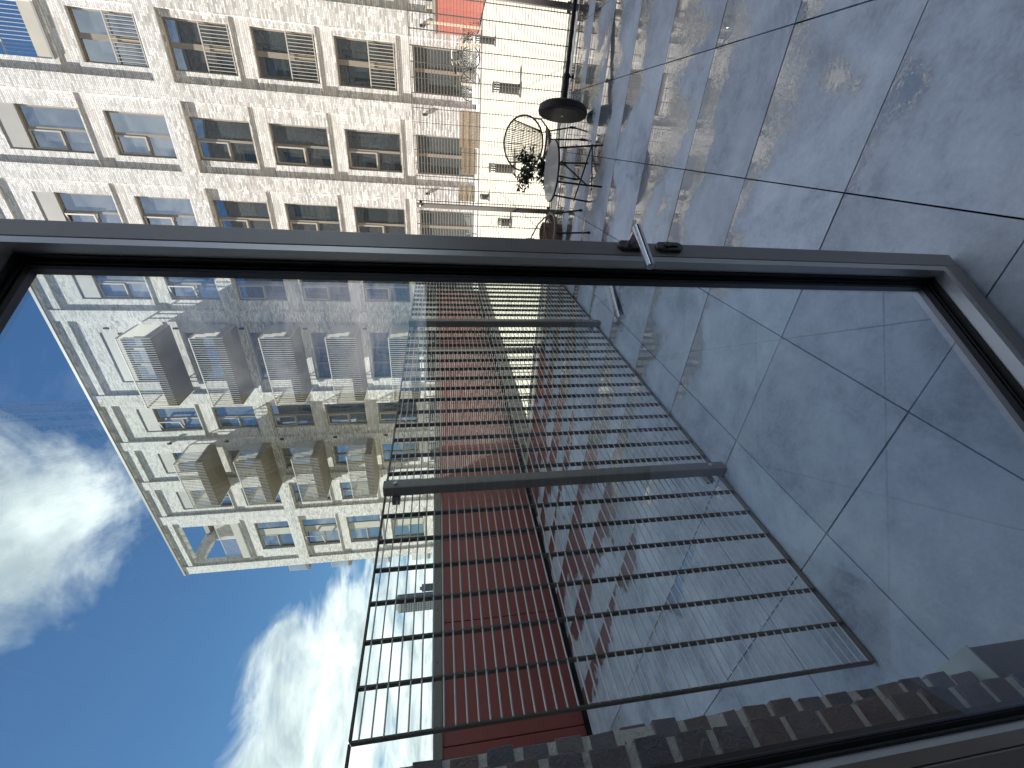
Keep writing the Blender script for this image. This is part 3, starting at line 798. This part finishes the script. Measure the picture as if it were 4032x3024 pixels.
for k, (x, y, pr, lab) in enumerate([(.82, 9.52, 'A', 'tall black vent pipe on the deck above the toppled parasol base'), (-.54, 9.62, 'A', 'tall black vent pipe on the deck behind the bistro plant'), (2.22, 14.1, 'A', 'tall black vent pipe on the deck nearest the right red wall'),
        (-1.61, 9.7, 'B', 'short black vent pipe on the deck beside the fence post near the door edge'), (-1.64, 14.35, 'B', 'short black vent pipe on the deck just in front of the bamboo screens')]):
    src = vA if pr == 'A' else vB
    v = src if (k == 0 or k == 3) else copy_tree(src)
    v.location = (x, y, DZ); tag(v, lab, 'vent', GV)

# ------------------------------------------------------------------ gardens in front of the far facade
def screen(x0, x1, y, z0, z1, lab):
    s = thing('bamboo_screen', lab, 'screen', (x0, y, 0), 'bamboo screens in front of the far facade')
    c0 = None; n = int((x1-x0)/.03)
    cm = MB()
    for q in range(n): cm.tube([(x0+.015+q*.03, y+random.uniform(-.004, .004), z0), (x0+.015+q*.03, y, z1+random.uniform(-.015, .015))], .014, 5)
    cm.build('canes', MT['bamboo'], s)['kind'] = 'stuff'
    for z in (z0+.12, (z0+z1)/2, z1-.12): MB().box(x0, x1, y-.022, y-.015, z-.008, z+.008).build('tie_wire', MT['stem'], s)
    return s
screen(-.40, .80, 18.62, -.05, .70, 'wide bamboo screen in front of the glazed garden door')
screen(-2.34, -1.72, 18.62, .06, .76, 'narrow bamboo screen between the two wall lamps')
screen(-1.35, -.42, 18.95, -.02, .60, 'middle bamboo screen standing a little further back')
def garden_post(x, z1, lab):
    t = thing('garden_post', lab, 'post', (x, 18.55, DZ), 'pale posts of the garden fence')
    MB().box(x-.03, x+.03, 18.52, 18.58, DZ, z1).build('shaft', MT['beam'], t); MB().box(x-.04, x+.04, 18.51, 18.59, z1, z1+.02).build('post_cap', MT['beam'], t)
garden_post(3.60, 1.83, 'tall pale garden post in front of the sunlit red wall, right one')
garden_post(3.22, 1.83, 'tall pale garden post in front of the sunlit red wall, left one')
garden_post(2.72, .80, 'short pale post beside the bicycles')
garden_post(1.60, .62, 'short pale post left of the bicycles')
gr = thing('garden_railing', 'low white slatted planter edge along the far garden', 'railing', (-6, 18.5, DZ))
MB().box(1.02, 1.62, 18.50, 18.56, DZ, .24).build('white_board', MT['whitem'], gr)
MB().box(-6, -1.4, 18.50, 18.53, .10, .13).build('rail', MT['cap'], gr)
for x in (-5.8, -4.7, -3.6, -2.5, -1.5): MB().box(x-.02, x+.02, 18.5, 18.54, DZ, .42).build('stake', MT['cap'], gr)
def bike(x, lab, mt, ang):
    b = thing('bicycle', lab, 'bicycle', (x, 19.1, DZ), 'bicycles parked in the far garden'); b.rotation_euler = (0, 0, ang); b['origin'] = (0, 0, 0)
    for q, wx in enumerate((-.5, .5)):
        wh = MB(); wh.tube([(wx+.33*math.cos(a), 0, .34+.33*math.sin(a)) for a in [2*math.pi*k/24 for k in range(24)]], .018, 6, closed=True)
        w_ = wh.build('wheel', MT['rubber'], b)
        sp_ = MB()
        for k in range(10): a = math.pi*k/10; sp_.tube([(wx-.32*math.cos(a), 0, .34-.32*math.sin(a)), (wx+.32*math.cos(a), 0, .34+.32*math.sin(a))], .003, 3)
        sp_.build('spokes', MT['whitem'], None).parent = w_
    fm = MB()
    for p0, p1 in (((-.5, 0, .34), (-.1, 0, .34)), ((-.1, 0, .34), (-.22, 0, .86)), ((-.1, 0, .34), (.36, 0, .80)), ((-.18, 0, .74), (.34, 0, .86)), ((-.5, 0, .34), (-.19, 0, .74)), ((.5, 0, .34), (.33, 0, .98))): fm.tube([p0, p1], .016, 6)
    fm.build('frame', mt, b)
    MB().tube([(.28, -.28, 1.0), (.33, -.1, 1.02), (.33, .1, 1.02), (.28, .28, 1.0)], .013, 6).build('handlebar', MT['whitem'], b)
    MB().box(-.34, -.10, -.06, .06, .86, .92).build('saddle', MT['black'], b)
bike(2.25, 'black bicycle parked in front of the right hand garden door', MT['black'], .35)
bike(1.95, 'grey framed bicycle leaning behind the black one', MT['cap'], -.25)
pl = thing('potted_shrub', 'small dark shrub in a white pot at the far garden corner', 'plant', (3.0, 18.9, DZ))
MB().lathe([(.10, DZ), (.15, DZ+.28), (.13, DZ+.28)], (3.0, 18.9, 0), 14).build('pot', MT['whitem'], pl)
fo = MB(); fo.solid = False
for k in range(160):
    c = Vector((3.0+random.gauss(0, .13), 18.9+random.gauss(0, .13), .40+random.gauss(0, .14))); a = Vector((random.gauss(0, 1), random.gauss(0, 1), random.gauss(0, 1))).normalized()*.05; b_ = a.orthogonal().normalized()*.02
    fo.quad(c-a, c+b_, c+a, c-b_)
fo.build('foliage', MT['leaf'], pl)['kind'] = 'stuff'
pf = thing('planter_box', 'bright yellow green leafy planter beyond the right end of the courtyard fence', 'planter', (3.9, 6.9, DZ))
MB().box(2.6, 4.6, 6.75, 7.05, DZ, .20).build('trough', MT['kerb'], pf)
fo = MB(); fo.solid = False
for k in range(420):
    c = Vector((random.uniform(2.62, 4.58), 6.9+random.gauss(0, .10), .30+random.gauss(0, .09))); a = Vector((random.gauss(0, .5), random.gauss(0, .5), random.uniform(.2, 1))).normalized()*.07; b_ = a.orthogonal().normalized()*.02
    fo.quad(c-a, c+b_, c+a, c-b_)
fo.build('foliage', MT['yellow'], pf)['kind'] = 'stuff'

# ------------------------------------------------------------------ bistro set
def chair():
    """round backed woven lounge chair; faces local -Y, seat centre at the origin"""
    c = thing('bistro_chair', '', 'chair', (0, 0, 0))
    def seat_ring(a): return Vector((.235*math.cos(a), .225*math.sin(a), .345+.02*math.cos(a*2)-.025*math.sin(a)))
    N = 40
    MB().tube([seat_ring(2*math.pi*k/N) for k in range(N)], .0125, 8, closed=True).build('seat_ring', MT['rattan'], c, smooth=True)
    def hoop(a):  # back hoop, leaning
        r = Vector((.285*math.cos(a), 0, .225*math.sin(a)+.235)); lean = R(17)
        return Vector((r.x, .185+r.z*math.sin(lean), .335+r.z*math.cos(lean)))
    MB().tube([hoop(2*math.pi*k/48) for k in range(48)], .0095, 8, closed=True).build('back_hoop', MT['weave'], c, smooth=True)
    sl0 = MB(); n = 25
    for q in range(n):
        u = -1+2*q/(n-1); at = math.pi/2 - u*math.pi*.285; ab = -math.pi/2 + u*math.pi*.185
        sl0.tube([hoop(at), hoop(ab)], .0042 if 0 < q < n-1 else .008, 5)
    sl0.build('back_cords', MT['weave'], c)['kind'] = 'stuff'
    cs = MB()
    for z in (.30, .55, .8):
        pts = []
        for q in range(9):
            u = -1+2*q/8; A = hoop(math.pi/2-u*math.pi*.285); B = hoop(-math.pi/2+u*math.pi*.185); pts.append(B.lerp(A, z)+Vector((0, .005, 0)))
        cs.tube(pts, .003, 5)
    cs.build('back_cross_cord', MT['weave'], c)['kind'] = 'stuff'
    st = MB()
    for q in range(1, 26):
        x = -.235+.47*q/26; y = .225*math.sqrt(max(0, 1-(x/.235)**2)); zf = seat_ring(math.atan2(-y, x)).z; zk = seat_ring(math.atan2(y, x)).z
        st.tube([(x, -y, zf), (x, -y*.4, (zf+zk)/2-.028), (x, y*.4, (zf+zk)/2-.028), (x, y, zk)], .0048, 5)
    st.build('seat_cords', MT['weave'], c)['kind'] = 'stuff'
    for (x, y, fx, fy) in ((-.17, -.16, -.20, -.20), (.17, -.16, .20, -.20), (-.16, .17, -.20, .28), (.16, .17, .20, .28)):
        l = MB(); l.tube([(x, y, .345), (fx, fy, .02)], .0085, 8); lo = l.build('leg', MT['black'], c)
        fcap = MB(); fcap.lathe([(.013, 0), (.013, .03), (.010, .032)], (fx, fy, 0), 10); f_ = fcap.build('foot_cap', MT['rubber'], None); f_.parent = lo
    for s in (-1, 1):
        MB().tube([hoop(R(180 if s < 0 else 0)+s*R(-18)), Vector((s*.30, .06, .43)), Vector((s*.255, -.06, .38)), Vector((s*.20, -.13, .345))], .008, 8).build('arm', MT['weave'], c, smooth=True)
    return c
ch1 = chair(); tag(ch1, 'round backed woven chair with black legs standing behind the bistro table', 'chair', 'woven bistro chairs')
ch2 = copy_tree(ch1); tag(ch2, 'woven chair at the left of the bistro table, half hidden by the door edge', 'chair', 'woven bistro chairs')
ch1.location = (-.10, 5.20, 0); ch1.rotation_euler = (0, 0, R(-14))
ch2.location = (-.88, 4.56, 0); ch2.rotation_euler = (0, 0, R(66))

tb_ = thing('bistro_table', 'low round bistro table with wet pale top and crossed black folding legs', 'table', (-.245, 4.42, 0))
MB().lathe([(.262, .437), (.268, .440), (.268, .452), (.264, .456)], (-.245, 4.42, 0), 56).build('table_top', MT['tabletop'], tb_)
MB().lathe([(.269, .436), (.274, .438), (.274, .451), (.269, .453)], (-.245, 4.42, 0), 56).build('rim', MT['black'], tb_)
LG = [(.009, 4.328), (-.162, 4.684), (-.334, 4.167), (-.507, 4.488)]
up = lambda p, k: Vector((-.245+(p[0]+.245)*k, 4.42+(p[1]-4.42)*k, 0))
for p_ in LG:
    t_ = up(p_, .80); MB().tube([(p_[0], p_[1], 0), (t_.x, t_.y, .436)], .0085, 8).build('leg', MT['black'], tb_)
for a, b, za, zb_ in ((0, 3, .10, .13), (2, 1, .14, .26)):
    A, B = Vector((*LG[a], 0)), Vector((*LG[b], 0))
    MB().tube([(A.x, A.y, za), (B.x, B.y, zb_+.03)], .0075, 8).build('crossbar', MT['black'], tb_)
MB().tube([(LG[0][0], LG[0][1], .10), (LG[2][0], LG[2][1], .10)], .0065, 8).build('crossbar', MT['black'], tb_)

PX, PY, PZ = -.24, 5.12, .322
pp = thing('potted_plant', 'dark leafy plant in a small pot standing on the woven chair behind the table', 'plant', (PX, PY, PZ))
MB().lathe([(.045, PZ), (.06, PZ+.075), (.064, PZ+.08), (.056, PZ+.08), (.05, PZ+.065)], (PX, PY, 0), 16).build('pot', MT['blackplastic'], pp)
stt = MB(); tips = []
for k in range(19):
    a = random.uniform(0, 6.28); r1 = random.uniform(.08, .25); h1 = random.uniform(.10, .34) if k < 14 else random.uniform(-.16, .0)
    b0 = Vector((PX, PY, PZ+.07)); t1 = b0+Vector((r1*math.cos(a)-.05, r1*math.sin(a)*.8, h1-.03)); md = (b0+t1)/2+Vector((0, 0, .06))
    stt.tube([b0, md, t1], [.004, .003, .0015], 5); tips += [(b0, md, t1)]
stt.build('stem', MT['stem'], pp)
fo = MB(); fo.solid = False
for (b0, md, t1) in tips:
    for q in range(22):
        u = random.uniform(.3, 1.0); c = (b0.lerp(md, u*2) if u < .5 else md.lerp(t1, (u-.5)*2))
        a = Vector((random.gauss(0, 1), random.gauss(0, 1), random.gauss(.1, .6))).normalized()*random.uniform(.045, .075); b_ = a.orthogonal().normalized()*.012
        fo.quad(c, c+a*.5+b_, c+a, c+a*.5-b_)
fo.build('foliage', MT['leaf'], pp)['kind'] = 'stuff'

bs = thing('wicker_basket', 'brown wicker basket planter on the terrace behind the left chair', 'basket', (-1.02, 5.42, 0))
MB().lathe([(.115, .0), (.135, .24), (.125, .24), (.11, .20)], (-1.02, 5.42, 0), 28).build('body', MT['wicker'], bs)
bn = MB()
for k in range(9): z = .02+.026*k; r = .118+.02*z/.24; bn.tube([(-1.02+r*math.cos(a), 5.42+r*math.sin(a), z+.003*math.sin(a*14+k*math.pi)) for a in [2*math.pi*q/56 for q in range(56)]], .008, 5, closed=True)
bn.build('woven_band', MT['wicker'], bs)['kind'] = 'stuff'

# toppled parasol stand: the disc stands on its rim, the pole lies away to the right
pd = Vector((.965, .25, -.07)).normalized()
pc = Vector((.275, 4.95, .262))
ps = thing('parasol_stand', 'toppled black parasol stand lying with its round base on edge', 'parasol stand', (pc.x, pc.y, 0))
MB().lathe([(.225, -.030), (.245, -.026), (.252, -.005), (.245, .035), (.225, .050), (.06, .062)], pc, 56, pd).build('base_disc', MT['blackplastic'], ps)
MB().lathe([(.205, -.0335), (.20, -.031), (.19, -.0305)], pc, 48, pd).build('underside_ring', MT['blackplastic'], ps)
MB().lathe([(.012, -.040), (.012, -.0345), (.006, -.033)], pc, 12, pd).build('nut', MT['bolt'], ps)
MB().lathe([(.032, .06), (.030, .30), (.034, .305), (.034, .335), (.028, .338)], pc, 20, pd).build('socket', MT['black'], ps, smooth=False)
MB().tube([pc+pd*.33, pc+pd*2.35], .021, 14).build('pole', MT['black'], ps, smooth=False)
kn = pc+pd*.315; kd = (Vector((0, -.3, -1))-pd*Vector((0, -.3, -1)).dot(pd)).normalized()
MB().lathe([(.008, .0), (.008, .05), (.018, .052), (.020, .062), (.016, .070)], kn, 12, kd).build('clamp_knob', MT['black'], ps)
